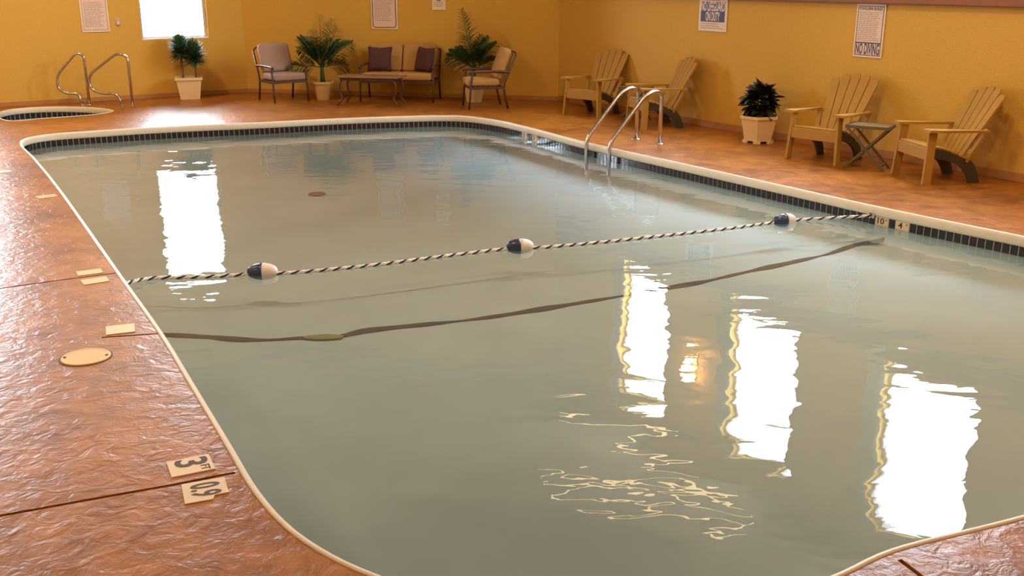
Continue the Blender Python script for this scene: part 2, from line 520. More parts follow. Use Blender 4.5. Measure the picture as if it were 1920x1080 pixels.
win_n = [0]
def window(p0, ux, w, z0, z1, label, rows=1, cols=1, portal=True):
    """p0 = lower corner on the wall face, ux = direction seen from the room"""
    win_n[0] += 1
    ang = math.atan2(ux.y, ux.x)
    root = bpy.data.objects.new(f'window_{win_n[0]}', None); COL.objects.link(root)
    root.location = (p0.x, p0.y, z0); root.rotation_euler = (0, 0, ang)
    tag(root, label, kind='structure')
    h = z1 - z0; t = 0.045
    bm = B()
    for a in ((0, t, 0, h), (w - t, w, 0, h), (t, w - t, 0, t), (t, w - t, h - t, h)):
        box(bm, a[0], a[1], 0.09, 0.15, a[2], a[3])
    to_obj('window_frame', bm, 'vinyl', root)
    bm = B(); box(bm, -0.0, w, 0.002, 0.09, -0.0, 0.02); to_obj('window_sill', bm, 'vinyl', root)
    if rows * cols > 1:
        for r in range(1, rows):
            bm = B(); box(bm, t, w - t, 0.10, 0.14, h * r / rows - 0.02, h * r / rows + 0.02); to_obj('window_bar', bm, 'vinyl', root)
    for r in range(rows):
        za, zb = (t if r == 0 else h * r / rows + .02), (h - t if r == rows - 1 else h * (r + 1) / rows - .02)
        bm = B()
        vv = [bm.verts.new(q) for q in ((t, .12, za), (w - t, .12, za), (w - t, .12, zb), (t, .12, zb))]
        bm.faces.new(vv)
        to_obj('pane', bm, 'glass', root)
    if portal:
        l = bpy.data.lights.new('daylight_portal', 'AREA'); l.shape = 'RECTANGLE'; l.size = w; l.size_y = h
        l.cycles.is_portal = True
        lo = bpy.data.objects.new('daylight_portal', l); COL.objects.link(lo); lo.parent = root
        lo.location = (w / 2, WT + 0.02, h / 2); lo.rotation_euler = (-math.pi / 2, 0, 0)
    return root
window(ab(A_BACK, 4.02), E2, 1.11, 0.96, 3.05, 'tall bright window behind the potted twin topiary')
for b0, b1, z0, z1 in WIN_BACK_MORE:
    window(ab(A_BACK, b0), E2, b1 - b0, z0, z1, 'tall bright window beyond the spa')
for i, (a0, a1, z0, z1) in enumerate(WIN_RIGHT):
    window(ab(a0, B_RIGHT), E1, a1 - a0, z0, z1, 'high window above the timber rail')
# sheer side curtains of the high windows (seen in the water)
for ci, (a0, a1, z0, z1) in enumerate(WIN_RIGHT):
    bm = B()
    n = 14; vv = []
    for k in range(n + 1):
        s = a0 - 0.20 + 0.26 * k / n
        p = ab(s, B_RIGHT - 0.05 - 0.02 * math.sin(k * 1.9))
        vv.append((bm.verts.new((p.x, p.y, z0 - 0.08)), bm.verts.new((p.x, p.y, z1 + 0.08))))
    for k in range(n): bm.faces.new((vv[k][0], vv[k + 1][0], vv[k + 1][1], vv[k][1]))
    r_ = bmesh.ops.solidify(bm, geom=list(bm.faces), thickness=0.008)
    tag(to_obj('curtain', bm, 'curtain', smooth=True), 'pale curtain gathered beside the high window ' + ('above the pool ladder', 'above the hexagonal planter', 'above the pool rules notice')[ci], 'curtain', 'curtains of the high windows')

# ------------------------------------------------------------------ basins: nosing, wall, tiles, water
def basin(name, outline, pitch, floor_z, label, marker_slots=()):
    nrm = inward_normals(outline)
    n = len(outline)
    def sweep(prof, closed_prof):
        bm = B(); rows = []
        for i in range(n):
            rows.append([bm.verts.new((outline[i].x + nrm[i].x * o_, outline[i].y + nrm[i].y * o_, z_)) for o_, z_ in prof])
        m_ = len(prof)
        for i in range(n):
            j = (i + 1) % n
            for k in range(m_ if closed_prof else m_ - 1):
                l = (k + 1) % m_
                bm.faces.new((rows[i][k], rows[j][k], rows[j][l], rows[i][l]))
        return bm
    cop = to_obj(name + '_coping', sweep([(-0.002, 0.003), (0.010, 0.006), (0.020, 0.003), (0.027, -0.006), (0.031, -0.026), (0.030, -0.062), (0.024, -0.080), (0.016, -0.085), (-0.002, -0.085)], True), 'cream', smooth=True)
    tag(cop, 'rounded cream nosing around the ' + label, kind='structure')
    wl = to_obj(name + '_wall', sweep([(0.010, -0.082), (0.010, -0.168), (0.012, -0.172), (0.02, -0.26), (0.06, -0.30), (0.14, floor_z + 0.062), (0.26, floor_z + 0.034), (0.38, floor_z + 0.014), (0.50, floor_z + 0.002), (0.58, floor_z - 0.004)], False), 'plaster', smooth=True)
    tag(wl, 'pale plaster side wall of the ' + label, kind='structure')
    gr = to_obj('grout_bed', sweep([(0.0105, -0.083), (0.0115, -0.083), (0.0115, -0.168), (0.0105, -0.168)], True), 'grout', wl)
    # floor
    inner = resample([outline[i] + nrm[i] * 0.33 for i in range(n)], 0.1)
    bm = B(); poly_fill(bm, [inner], floor_z)
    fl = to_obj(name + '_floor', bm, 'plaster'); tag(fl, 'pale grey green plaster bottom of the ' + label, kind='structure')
    # tiles
    line = [outline[i] + nrm[i] * 0.0105 for i in range(n)]
    L = sum((line[(i + 1) % n] - line[i]).length for i in range(n))
    cnt = round(L / pitch)
    pts = resample(line, L / cnt)
    cnt = len(pts)
    tn = inward_normals(pts)
    tw, th = L / cnt - 0.009, 0.080
    bmt = B(); box(bmt, -tw / 2, tw / 2, -0.003, 0.006, -th / 2, th / 2)
    bmesh.ops.bevel(bmt, geom=list(bmt.edges), offset=0.0015, segments=1, affect='EDGES')
    me = bpy.data.meshes.new('tile'); bmesh.ops.recalc_face_normals(bmt, faces=bmt.faces); bmt.to_mesh(me); bmt.free(); me.materials.append(M['tile'])
    bmo = B(); vis = 0
    slots = {}
    for key, px in marker_slots:
        best = min(range(cnt), key=lambda i: (to_pixel(pts[i] + Vector((0, 0, -0.11)))[0] - px[0]) ** 2 + (to_pixel(pts[i] + Vector((0, 0, -0.11)))[1] - px[1]) ** 2)
        slots[best] = key; slots[(best + 1) % cnt] = None
    out = []
    for i in range(cnt):
        p = pts[i] + Vector((0, 0, -0.085 - th / 2 - 0.001))
        ang = math.atan2(tn[i].y, tn[i].x) - math.pi / 2      # local +Y looks into the pool
        if i in slots:
            if slots[i] is not None:
                q = (pts[i] + pts[(i + 1) % cnt]) / 2; q.z = p.z
                out.append((slots[i], q, ang, (pts[(i + 1) % cnt] - pts[i]).length * 2 - 0.006, th))
            continue
        x, y, dep = to_pixel(p)
        facing = tn[i].dot(Vector((0, 0, 0)) - Vector((p.x, p.y, 0))) > 0
        if facing and -40 < x < 1960 and 0 < y < 1080 and dep > 0:
            link_mesh('tile', me, wl, p, (0, 0, ang)); vis += 1
        else:
            vs_ = box(bmo, -tw / 2, tw / 2, -0.003, 0.006, -th / 2, th / 2, Matrix.Translation(p) @ Matrix.Rotation(ang, 4, 'Z'))
    if len(bmo.verts):
        o = to_obj('tile_row', bmo, 'tile', wl); o['kind'] = 'stuff'
    else: bmo.free()
    # water
    surf = resample([outline[i] + nrm[i] * 0.013 for i in range(n)], 0.12)
    bm = B(); poly_fill(bm, [surf], WATER_Z)
    w = to_obj(name + '_water', bm, 'water')
    if sum(f.normal.z for f in w.data.polygons) < 0: w.data.flip_normals()
    tag(w, 'rippled grey green water filling the ' + label, 'water', kind='stuff')
    return wl, fl, out, vis
POOL_FLOOR = -0.40
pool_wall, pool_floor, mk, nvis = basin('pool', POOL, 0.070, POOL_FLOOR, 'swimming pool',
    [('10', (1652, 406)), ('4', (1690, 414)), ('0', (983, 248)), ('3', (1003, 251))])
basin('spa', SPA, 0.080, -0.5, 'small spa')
MARK_LABEL = {'10': 'cream pool wall tile numbered 10 under the rope hook', '4': 'cream pool wall tile with a large 4 beside the numbered 10 tile',
              '0': 'cream pool wall tile with a zero at the far bend of the pool', '3': 'cream pool wall tile with a 3 next to the zero tile'}
for key, q, ang, w, th in mk:
    t = thing('depth_tile', MARK_LABEL[key], 'depth tile', q, ang + math.pi, 'depth tiles in the waterline band')
    bm = soft_box(w, 0.010, th, 0.0015, 1); to_obj('tile_face', bm, 'marker', t)
    text_obj('number', key, 0.075, 'ink', t, (-0.018, -0.0055, 0.002), (math.pi / 2, 0, 0), 0.0006, sx=1.15)
    text_obj('unit', 'FT', 0.022, 'ink', t, (w / 2 - 0.022, -0.0055, 0.016), (math.pi / 2, 0, 0), 0.0006)

# dark stripe across the bottom at the slope break, joined of dark tiles
sp = [(308, 627), (340, 628), (400, 632), (440, 635), (500, 636.5), (560, 633), (600, 632), (640, 629), (680, 620), (720, 615), (790, 608), (860, 601), (930, 592),
      (1000, 581), (1080, 568), (1160, 555), (1240, 541), (1320, 527), (1400, 509), (1480, 492), (1550, 476), (1610, 456), (1656, 447)]
def bottom_z(p):
    d = min(((q.x - p.x) ** 2 + (q.y - p.y) ** 2) ** 0.5 for q in POOL)
    prof = [(0.0, -0.16), (0.02, -0.26), (0.06, -0.30), (0.14, POOL_FLOOR + 0.062), (0.26, POOL_FLOOR + 0.034), (0.38, POOL_FLOOR + 0.014), (0.50, POOL_FLOOR), (99, POOL_FLOOR)]
    for (d0, z0), (d1, z1) in zip(prof, prof[1:]):
        if d <= d1: return z0 + (z1 - z0) * (d - d0) / (d1 - d0)
def inside_pool(p):
    c = False
    for i in range(len(POOL)):
        a, b = POOL[i - 1], POOL[i]
        if (a.y > p.y) != (b.y > p.y) and p.x < (b.x - a.x) * (p.y - a.y) / (b.y - a.y) + a.x: c = not c
    return c
def on_bottom(x, y, lift):
    z = WATER_Z - 0.004
    while z > POOL_FLOOR:
        p = ground(x, y, z)
        if not inside_pool(p) or bottom_z(p) >= z: break
        z -= 0.003
    return ground(x, y, z + lift)
P = resample(catmull([on_bottom(x, y, 0.012) for x, y in sp], False, 6), 0.06, False)
bm = B(); prev = None
for i, p in enumerate(P):
    t = (P[min(i + 1, len(P) - 1)] - P[max(i - 1, 0)]).normalized()
    s = Vector((-t.y, t.x, 0))
    w = 0.056 + 0.024 * math.sin(i * 0.31) + 0.014 * math.sin(i * 0.83 + 1)
    cur = [bm.verts.new(p + s * w / 2), bm.verts.new(p - s * w / 2), bm.verts.new(p - s * w / 2 - Vector((0, 0, .02))), bm.verts.new(p + s * w / 2 - Vector((0, 0, .02)))]
    if prev:
        for k in range(4): bm.faces.new((prev[k], prev[(k + 1) % 4], cur[(k + 1) % 4], cur[k]))
    prev = cur
to_obj('floor_stripe', bm, 'stripe', pool_floor)
bm = B()
c = on_bottom(607, 631, 0.02)
lathe(bm, [(0.10, -0.006), (0.11, 0.0), (0.08, 0.006)], 20, Matrix.Translation(c) @ Matrix.Rotation(0.06, 4, 'Z') @ Matrix.Diagonal((1.25, 0.42, 1, 1)))
to_obj('stripe_patch', bm, 'stripe_y', pool_floor)
bm = B()
lathe(bm, [(0.10, -0.01), (0.10, 0.006), (0.085, 0.012), (0.03, 0.014)], 24)
tag(to_obj('drain_cover', bm, 'drain', loc=ground(594, 364, POOL_FLOOR + 0.006)), 'small round rusty brown cover on the pool bottom', 'drain')

# ------------------------------------------------------------------ lane rope with floats
rope_px = [(236, 521), (285, 521.5), (350, 520), (410, 518), (457, 514.5), (490, 512), (521, 512.5), (600, 507), (700, 497), (820, 482), (945, 467), (975, 464.5), (1005, 464.5),
           (1120, 455), (1250, 441.5), (1380, 427), (1452, 417), (1475, 415), (1497, 412.5), (1637, 391)]
RZ = [WATER_Z + 0.008] * len(rope_px)
RZ[-1] = -0.095; RZ[0] = -0.12; RZ[1] = -0.14
rope_pts = [ground(x, y, z) for (x, y), z in zip(rope_px, RZ)]
def edge_at(px, z, d=0.02):
    n_ = inward_normals(POOL)
    i = min(range(len(POOL)), key=lambda k: (to_pixel((POOL[k].x, POOL[k].y, z))[0] - px[0]) ** 2 + (to_pixel((POOL[k].x, POOL[k].y, z))[1] - px[1]) ** 2)
    return Vector((POOL[i].x + n_[i].x * d, POOL[i].y + n_[i].y * d, z))
rope_pts[0] = edge_at((238, 521), -0.10); rope_pts[-1] = edge_at((1639, 391), -0.085)
rope_line = resample(catmull(rope_pts, False, 8), 0.011, False)
rope = thing('lane_rope', 'twisted white and navy rope strung across the pool', 'rope', (0, 0, 0))
for k in range(3):
    pts = []
    for i, p in enumerate(rope_line):
        t = (rope_line[min(i + 1, len(rope_line) - 1)] - rope_line[max(i - 1, 0)]).normalized()
        s = t.cross(Vector((0, 0, 1))).normalized(); u = s.cross(t)
        a = 2 * math.pi * (i * 0.011 / 0.105 + k / 3)
        pts.append(p + (s * math.cos(a) + u * math.sin(a)) * 0.0072)
    bm = B(); tube(bm, pts, 0.0078, 5)
    to_obj('strand', bm, 'rope_blue' if k == 0 else 'rope_white', rope, smooth=True)
for e, nm in ((0, 'hook'), (-1, 'hook')):
    p = rope_line[e]; n_ = (rope_line[e + 12 if e == 0 else e - 12] - p); n_.z = 0; n_.normalize()
    bm = B()
    ring = [p + n_ * 0.03 + (n_ * math.cos(a) + Vector((0, 0, 1)) * math.sin(a)) * 0.022 for a in [2 * math.pi * q / 12 for q in range(12)]]
    tube(bm, ring, 0.006, 6, closed=True)
    bar(bm, p - n_ * 0.012, p + n_ * 0.012, 0.05, 0.04)
    to_obj('hook', bm, 'chrome', rope, smooth=False)
FL = [((490, 511), 'navy and white egg float on the rope, nearest the blank deck tile and skimmer lid'),
      ((975, 463.5), 'navy and white egg float at the middle of the rope'),
      ((1475, 414.5), 'navy and white egg float on the rope, nearest the numbered 10 wall tile')]
for (px, lab) in FL:
    c = ground(px[0], px[1], WATER_Z + 0.022)
    i = min(range(len(rope_line)), key=lambda k: (rope_line[k] - c).length)
    c = Vector((rope_line[i].x, rope_line[i].y, WATER_Z + 0.020))
    t = rope_line[min(i + 6, len(rope_line) - 1)] - rope_line[i - 6]
    fo = thing('rope_float', lab, 'float', c, math.atan2(t.y, t.x), 'floats on the lane rope')
    prof = [(0.014, -0.112), (0.030, -0.108), (0.046, -0.085), (0.058, -0.052), (0.064, -0.015), (0.065, 0.004)]
    prof2 = [(0.065, 0.004), (0.0635, 0.03), (0.056, 0.065), (0.043, 0.092), (0.026, 0.110), (0.014, 0.114)]
    R = Matrix.Rotation(math.pi / 2, 4, 'Y')
    bm = B(); lathe(bm, prof, 24, R); to_obj('navy_half', bm, 'float_blue', fo, smooth=True)
    bm = B(); lathe(bm, prof2, 24, R); to_obj('white_half', bm, 'float_white', fo, smooth=True)

# ------------------------------------------------------------------ deck inserts
def deck_marker(px, label, texts=(), chip=None):
    q = [ground(*p) for p in px]
    c = sum(q, Vector()) / 4
    yv = ((q[1] - q[0]) + (q[2] - q[3])) / 2            # letters' up
    xv = -((q[0] - q[3]) + (q[1] - q[2])) / 2           # reading direction
    hy, wx = yv.length, xv.length
    ang = math.atan2(yv.y, yv.x) - math.pi / 2
    t = thing('deck_marker', label, 'depth tile', (c.x, c.y, 0.0), ang, 'marker tiles set in the deck')
    bm = B()
    if chip:
        pts = [(-wx / 2, -hy / 2), (-wx / 2, hy / 2), (wx / 2 - chip, hy / 2), (wx / 2 - chip * 0.9, hy / 2 - 0.055), (wx / 2, hy / 2 - 0.065), (wx / 2, -hy / 2)]
    else:
        pts = [(-wx / 2, -hy / 2), (-wx / 2, hy / 2), (wx / 2, hy / 2), (wx / 2, -hy / 2)]
    lo = [bm.verts.new((x, y, -0.004)) for x, y in pts]; hi = [bm.verts.new((x, y, 0.004)) for x, y in pts]
    bm.faces.new(lo); bm.faces.new(hi[::-1])
    for i in range(len(pts)): bm.faces.new((lo[i], hi[i], hi[(i + 1) % len(pts)], lo[(i + 1) % len(pts)]))
    to_obj('tile_face', bm, 'marker', t)
    for nm, body, size, x, y, sx in texts:
        text_obj(nm, body, size, 'ink', t, (x * wx, y * hy, 0.0045), (0, 0, 0), 0.0006, sx=sx)
    return t
deck_marker([(312, 868), (390, 852), (405, 880), (322, 896)], 'cream deck tile marked 3 FT', [('number', '3', 0.185, -0.17, 0.0, 1.0), ('unit', 'FT', 0.05, 0.27, 0.30, 0.9)])
deck_marker([(335, 910), (418, 897), (434, 930), (352, 946)], 'chipped cream deck tile marked 0.9', [('number', '0.9', 0.16, -0.04, -0.02, 0.60)], chip=0.035)
deck_marker([(195, 614), (249, 607), (256.5, 622.6), (202.6, 628)], 'blank cream deck tile beside the round skimmer lid')
deck_marker([(142, 510), (190, 504), (192, 512), (147, 518)], 'worn cream deck tile on the far side of a joint')
deck_marker([(151, 526), (199, 519), (206, 527.5), (157, 535)], 'worn cream deck tile on the near side of a joint')
deck_marker([(68, 368.5), (104, 364), (107, 368.5), (71, 373)], 'small pale deck tile along the spa side of the pool edge')
deck_marker([(-6, 321), (19, 318.5), (22, 322.5), (-3, 325.5)], 'small pale deck tile out near the spa')
c = ground(161, 670)
t = thing('skimmer_lid', 'round yellow skimmer lid set in the terracotta deck', 'lid', (c.x, c.y, 0))
bm = B(); lathe(bm, [(0.128, -0.003), (0.130, 0.003), (0.126, 0.007), (0.115, 0.0075), (0.11, 0.006), (0.02, 0.006)], 40); to_obj('cover', bm, 'lid', t)
bm = B(); lathe(bm, [(0.136, -0.004), (0.139, 0.0015), (0.131, 0.0025), (0.131, -0.004)], 40, cap=False); to_obj('rim', bm, 'ink', t)
for sx in (-1, 1):
    bm = B(); lathe(bm, [(0.009, 0), (0.009, 0.009), (0.006, 0.010)], 10, Matrix.Translation((0.108 * sx, 0.02 * sx, 0))); to_obj('screw', bm, 'ink', t)

# ------------------------------------------------------------------ pool ladder rails
def round_path(pts, rad, seg=6):
    pts = [Vector(p) for p in pts]
    out = [pts[0]]
    for i in range(1, len(pts) - 1):
        r = rad[i - 1] if isinstance(rad, (list, tuple)) else rad
        a = (pts[i - 1] - pts[i]); b = (pts[i + 1] - pts[i])
        ra = min(r, a.length * 0.49, b.length * 0.49)
        p0, p2 = pts[i] + a.normalized() * ra, pts[i] + b.normalized() * ra
        for k in range(seg + 1):
            u = k / seg
            out.append(p0 * (1 - u) ** 2 + pts[i] * 2 * u * (1 - u) + p2 * u ** 2)
    out.append(pts[-1])
    return out
def pool_rail(a, label):
    base = ab(a, 8.20)
    t = thing('ladder_rail', label, 'handrail', base, math.atan2(E2.y, E2.x), 'pool ladder rails')
    prof = [(0.0, 0, 0.0), (0.0, 0, 0.66), (-0.24, 0, 0.63), (-0.775, 0, 0.075), (-0.785, 0, -0.36)]
    bm = B(); tube(bm, round_path(prof, [0.19, 0.19, 0.09], 8), 0.024, 12); to_obj('rail_tube', bm, 'chrome', t, smooth=True)
    bm = B(); lathe(bm, [(0.062, 0.0), (0.062, 0.006), (0.052, 0.016), (0.03, 0.020)], 20); to_obj('base_flange', bm, 'chrome', t, smooth=True)
pool_rail(-10.08, 'bent steel ladder rail nearer the sofa corner of the pool')
pool_rail(-9.62, 'bent steel ladder rail nearer the white hexagonal planter')

# spa rails
def spa_rail(px_post, width, height, rz, label):
    c = ground(*px_post)
    t = thing('spa_rail', label, 'handrail', c, rz, 'spa handrails')
    w, h = width, height
    prof = [(0, 0, 0), (0, 0, h), (-0.28 * w, 0, h * 1.0), (-w * 1.02, 0, h * 0.53), (-w * 0.93, 0, h * 0.235), (-0.34 * w, 0, h * 0.245), (-0.24 * w, 0, 0.0)]
    prof = [(0, 0, 0), (0, 0, 0.98 * h), (-0.25 * w, 0, 1.03 * h), (-0.98 * w, 0, 0.60 * h), (-1.0 * w, 0, 0.33 * h), (-0.72 * w, 0, 0.235 * h), (-0.33 * w, 0, 0.245 * h), (-0.25 * w, 0, 0.0)]
    bm = B(); tube(bm, round_path(prof, [0.15, 0.12, 0.10, 0.12, 0.12, 0.10], 6), 0.021, 10); to_obj('rail_tube', bm, 'chrome', t, smooth=True)
    for x in (0, -0.25 * w):
        bm = B(); lathe(bm, [(0.045, 0.0), (0.045, 0.006), (0.034, 0.012), (0.022, 0.014)], 16, Matrix.Translation((x, 0, 0))); to_obj('base_flange', bm, 'chrome', t, smooth=True)
spa_rail((168, 197), 0.44, 0.80, math.radians(14), 'looped steel spa handrail farther from the potted topiary')
spa_rail((249, 199), 0.70, 0.80, math.radians(-8), 'looped steel spa handrail nearer the potted topiary')

# ------------------------------------------------------------------ plants
R_ = math.radians
def leaf_blade(bm, p, d, length, width, droop=0.15, fold=0.25, seg=3):
    d = Vector(d).normalized()
    s = d.cross(Vector((0, 0, 1)))
    if s.length < 1e-3: s = Vector((1, 0, 0))
    s.normalize(); u = s.cross(d)
    rows = []
    for k in range(seg + 1):
        q = k / seg
        c = Vector(p) + d * (length * q) - Vector((0, 0, 1)) * (droop * length * q * q)
        w = width * (math.sin(math.pi * (0.12 + 0.88 * q)) if q < 1 else 0.02) * 0.5
        rows.append((bm.verts.new(c - s * w + u * w * fold), bm.verts.new(c), bm.verts.new(c + s * w + u * w * fold)))
    for k in range(seg):
        a, b = rows[k], rows[k + 1]
        bm.faces.new((a[0], a[1], b[1], b[0])); bm.faces.new((a[1], a[2], b[2], b[1]))

def planter_square(t, w, d, h):
    bm = B()
    lv = [(0.78, 0.0), (1.0, h * 0.88), (1.10, h * 0.88), (1.10, h), (0.96, h), (0.94, h - 0.05)]
    rings = []
    for k, z in lv:
        rings.append([bm.verts.new((sx * w / 2 * k, sy * d / 2 * k, z)) for sx, sy in ((-1, -1), (1, -1), (1, 1), (-1, 1))])
    for i in range(len(rings) - 1):
        for j in range(4): bm.faces.new((rings[i][j], rings[i][(j + 1) % 4], rings[i + 1][(j + 1) % 4], rings[i + 1][j]))
    bm.faces.new(rings[0][::-1])
    to_obj('pot', bm, 'white_pot', t)
    bm = B(); box(bm, -w / 2 * 0.93, w / 2 * 0.93, -d / 2 * 0.93, d / 2 * 0.93, h - 0.07, h - 0.045); to_obj('soil', bm, 'soil', t)
c = ground(357, 184.5)
t = thing('potted_topiary', 'square cream planter with two bushy green topiary heads under the window', 'plant', (c.x, c.y, 0), math.atan2(E2.y, E2.x) - 0.25)
planter_square(t, 0.40, 0.36, 0.36)
for (x, y, zt, r) in ((-0.09, 0.03, 0.80, 0.20), (0.12, -0.02, 0.70, 0.21)):
    bm = B(); tube(bm, [(x, y, 0.29), (x + 0.01, y, 0.45), (x, y, zt - 0.12)], [0.022, 0.018, 0.016], 8); to_obj('trunk', bm, 'bark', t, smooth=True)
    bm = B()
    for k in range(700):
        th = random.uniform(0, 2 * math.pi); q = random.random()
        el = R_(-12 + 85 * q + random.uniform(-18, 18))
        d = Vector((math.cos(th) * math.cos(el), math.sin(th) * math.cos(el), math.sin(el)))
        leaf_blade(bm, Vector((x, y, zt - 0.09 + 0.17 * q)) + d * 0.02, d, random.uniform(0.17, 0.25), 0.028, 0.06, 0.2, 2)
    o = to_obj('foliage', bm, 'topiary', t); o['kind'] = 'stuff'

def frond(t, base, az, length, rise, droop, leaf=0.30, n=30, width=0.022):
    bm = B()
    dirv = Vector((math.cos(az), math.sin(az), 0))
    pts = []
    for k in range(n + 1):
        q = k / n
        r = length * (math.cos(rise) * q + 0.10 * droop * q * q)
        z = length * (math.sin(rise) * q - droop * q ** 2.3)
        pts.append(Vector(base) + dirv * r + Vector((0, 0, z)))
    tube(bm, pts, [0.010 * (1 - 0.75 * k / n) for k in range(n + 1)], 5)
    twist = (1.0 if abs(math.cos(az)) > 0.6 else 0.3) * random.choice((-1, 1)) * random.uniform(0.6, 1.1)
    for k in range(int(n * 0.22), n + 1):
        q = k / n
        tg = (pts[min(k + 1, n)] - pts[k - 1]).normalized()
        sd = Quaternion(tg, twist) @ tg.cross(Vector((0, 0, 1))).normalized()
        ll = leaf * (0.55 + 0.6 * math.sin(math.pi * min(1, q * 1.02))) * (1 - 0.35 * q)
        for sg in (-1, 1):
            d = (sd * sg * 0.95 + tg * 0.62 + Vector((0, 0, 0.15 + random.uniform(-.2, .2)))).normalized()
            leaf_blade(bm, pts[k], d, ll * random.uniform(0.85, 1.1), width, 0.25, 0.3, 3)
    return to_obj('frond', bm, 'palm', t)
def palm(px, label, fronds, stem_h, pot_r, pot_h, rz=0, potmat='clay_pot'):
    c = ground(*px)
    t = thing('potted_palm', label, 'plant', (c.x, c.y, 0), rz, 'potted palms')
    bm = B(); lathe(bm, [(pot_r * .72, 0), (pot_r * .98, pot_h * .86), (pot_r * 1.08, pot_h * .87), (pot_r * 1.08, pot_h), (pot_r * .93, pot_h), (pot_r * .9, pot_h - .04)], 28); to_obj('pot', bm, potmat, t, smooth=False)
    bm = B(); lathe(bm, [(pot_r * .9, pot_h - .06), (pot_r * .9, pot_h - .03)], 28); to_obj('soil', bm, 'soil', t)
    bm = B()
    for k in range(4):
        a = k * 1.6
        tube(bm, [(0.025 * math.cos(a), 0.025 * math.sin(a), pot_h - 0.05), (0.02 * math.cos(a), 0.02 * math.sin(a), stem_h * 0.6 + pot_h * .4), (0.012 * math.cos(a), 0.012 * math.sin(a), stem_h)], [0.020, 0.017, 0.012], 6)
    to_obj('stem', bm, 'palm', t, smooth=True)
    for f in fronds: frond(t, (0, 0, stem_h - 0.02 + f[4] if len(f) > 4 else stem_h - 0.02), *f[:4])
    return t
palm((607, 186), 'potted palm with spreading fronds between an armchair and the loveseat',
     [(R_(178), 0.66, R_(56), 0.12), (R_(160), 0.60, R_(44), 0.22), (R_(195), 0.58, R_(66), 0.12), (R_(100), 0.86, R_(82), 0.02), (R_(20), 0.86, R_(76), 0.08), (R_(40), 0.78, R_(66), 0.10),
      (R_(-50), 0.55, R_(70), 0.10), (R_(5), 0.72, R_(46), 0.18), (R_(-15), 0.62, R_(58), 0.14), (R_(185), 0.55, R_(14), 0.30), (R_(60), 0.60, R_(60), 0.15), (R_(-100), 0.55, R_(66), 0.25),
      (R_(210), 0.66, R_(60), 0.12), (R_(-10), 0.46, R_(18), 0.25), (R_(250), 0.6, R_(74), 0.15), (R_(130), 0.7, R_(70), 0.1)], 0.54, 0.17, 0.30)
palm((889, 190.5), 'tall potted palm with one high frond behind an armchair',
     [(R_(170), 1.0, R_(79), 0.06), (R_(160), 0.90, R_(83), 0.03), (R_(10), 0.58, R_(50), 0.08), (R_(178), 0.50, R_(34), 0.18), (R_(-5), 0.46, R_(28), 0.12), (R_(60), 0.62, R_(70), 0.1), (R_(-80), 0.5, R_(65), 0.3),
      (R_(200), 0.48, R_(52), 0.15), (R_(-30), 0.56, R_(62), 0.1), (R_(140), 0.6, R_(66), 0.1), (R_(190), 0.52, R_(42), 0.15), (R_(20), 0.6, R_(64), 0.08), (R_(270), 0.5, R_(75), 0.2)], 0.55, 0.17, 0.30, potmat='white_pot')

# hexagonal planter with dark shrub
c = ground(1421, 266)
t = thing('potted_shrub', 'cream hexagonal planter with a dark bushy shrub between the deck chairs', 'plant', (c.x, c.y, 0), R_(12))
bm = B()
def hexr(r, z): return [bm.verts.new((r * math.cos(R_(60 * k)), r * math.sin(R_(60 * k)), z)) for k in range(6)]
rings = [hexr(0.185, 0.025), hexr(0.245, 0.30), hexr(0.262, 0.30), hexr(0.262, 0.335), hexr(0.235, 0.335), hexr(0.228, 0.29)]
for i in range(len(rings) - 1):
    for j in range(6): bm.faces.new((rings[i][j], rings[i][(j + 1) % 6], rings[i + 1][(j + 1) % 6], rings[i + 1][j]))
bm.faces.new(rings[0][::-1])
to_obj('pot', bm, 'white_pot', t)
for k in range(6):
    a = R_(60 * k)
    bm = B(); box(bm, -0.045, 0.045, -0.02, 0.012, 0, 0.03, Matrix.Rotation(a + math.pi / 2, 4, 'Z') @ Matrix.Translation((0, -0.172, 0))); to_obj('foot', bm, 'white_pot', t)
bm = B(); lathe(bm, [(0.21, 0.27), (0.21, 0.295)], 6); to_obj('soil', bm, 'soil', t)
bm = B(); tube(bm, [(0, 0, 0.28), (0.01, 0, 0.42), (0, 0, 0.60)], [0.018, 0.014, 0.008], 6); to_obj('stem', bm, 'bark', t, smooth=True)
leaf_meshes = []
for k in range(4):
    bm = B(); leaf_blade(bm, (0, 0, 0), (0, 1, 0.0), 0.15 + 0.02 * k, 0.085 + 0.012 * k, 0.22, 0.30, 5)
    me = bpy.data.meshes.new('leaf'); bm.to_mesh(me); bm.free(); me.materials.append(M['shrub']); leaf_meshes.append(me)
for k in range(250):
    q = (k + 0.5) / 250
    az = k * 2.399 + random.uniform(-0.3, 0.3)
    cz = -0.75 + 1.72 * q
    rad = math.sqrt(max(0.0, 1 - cz * cz)) * 0.145 * random.uniform(0.15, 1.0)
    z = 0.485 + 0.17 * cz
    el = R_(max(-25, cz * 50) + random.uniform(-25, 25))
    link_mesh('leaf', leaf_meshes[k % 4], t, (-rad * math.sin(az), rad * math.cos(az), z), (el, random.uniform(-.6, .6), az)).scale = [random.uniform(0.62, 0.9)] * 3

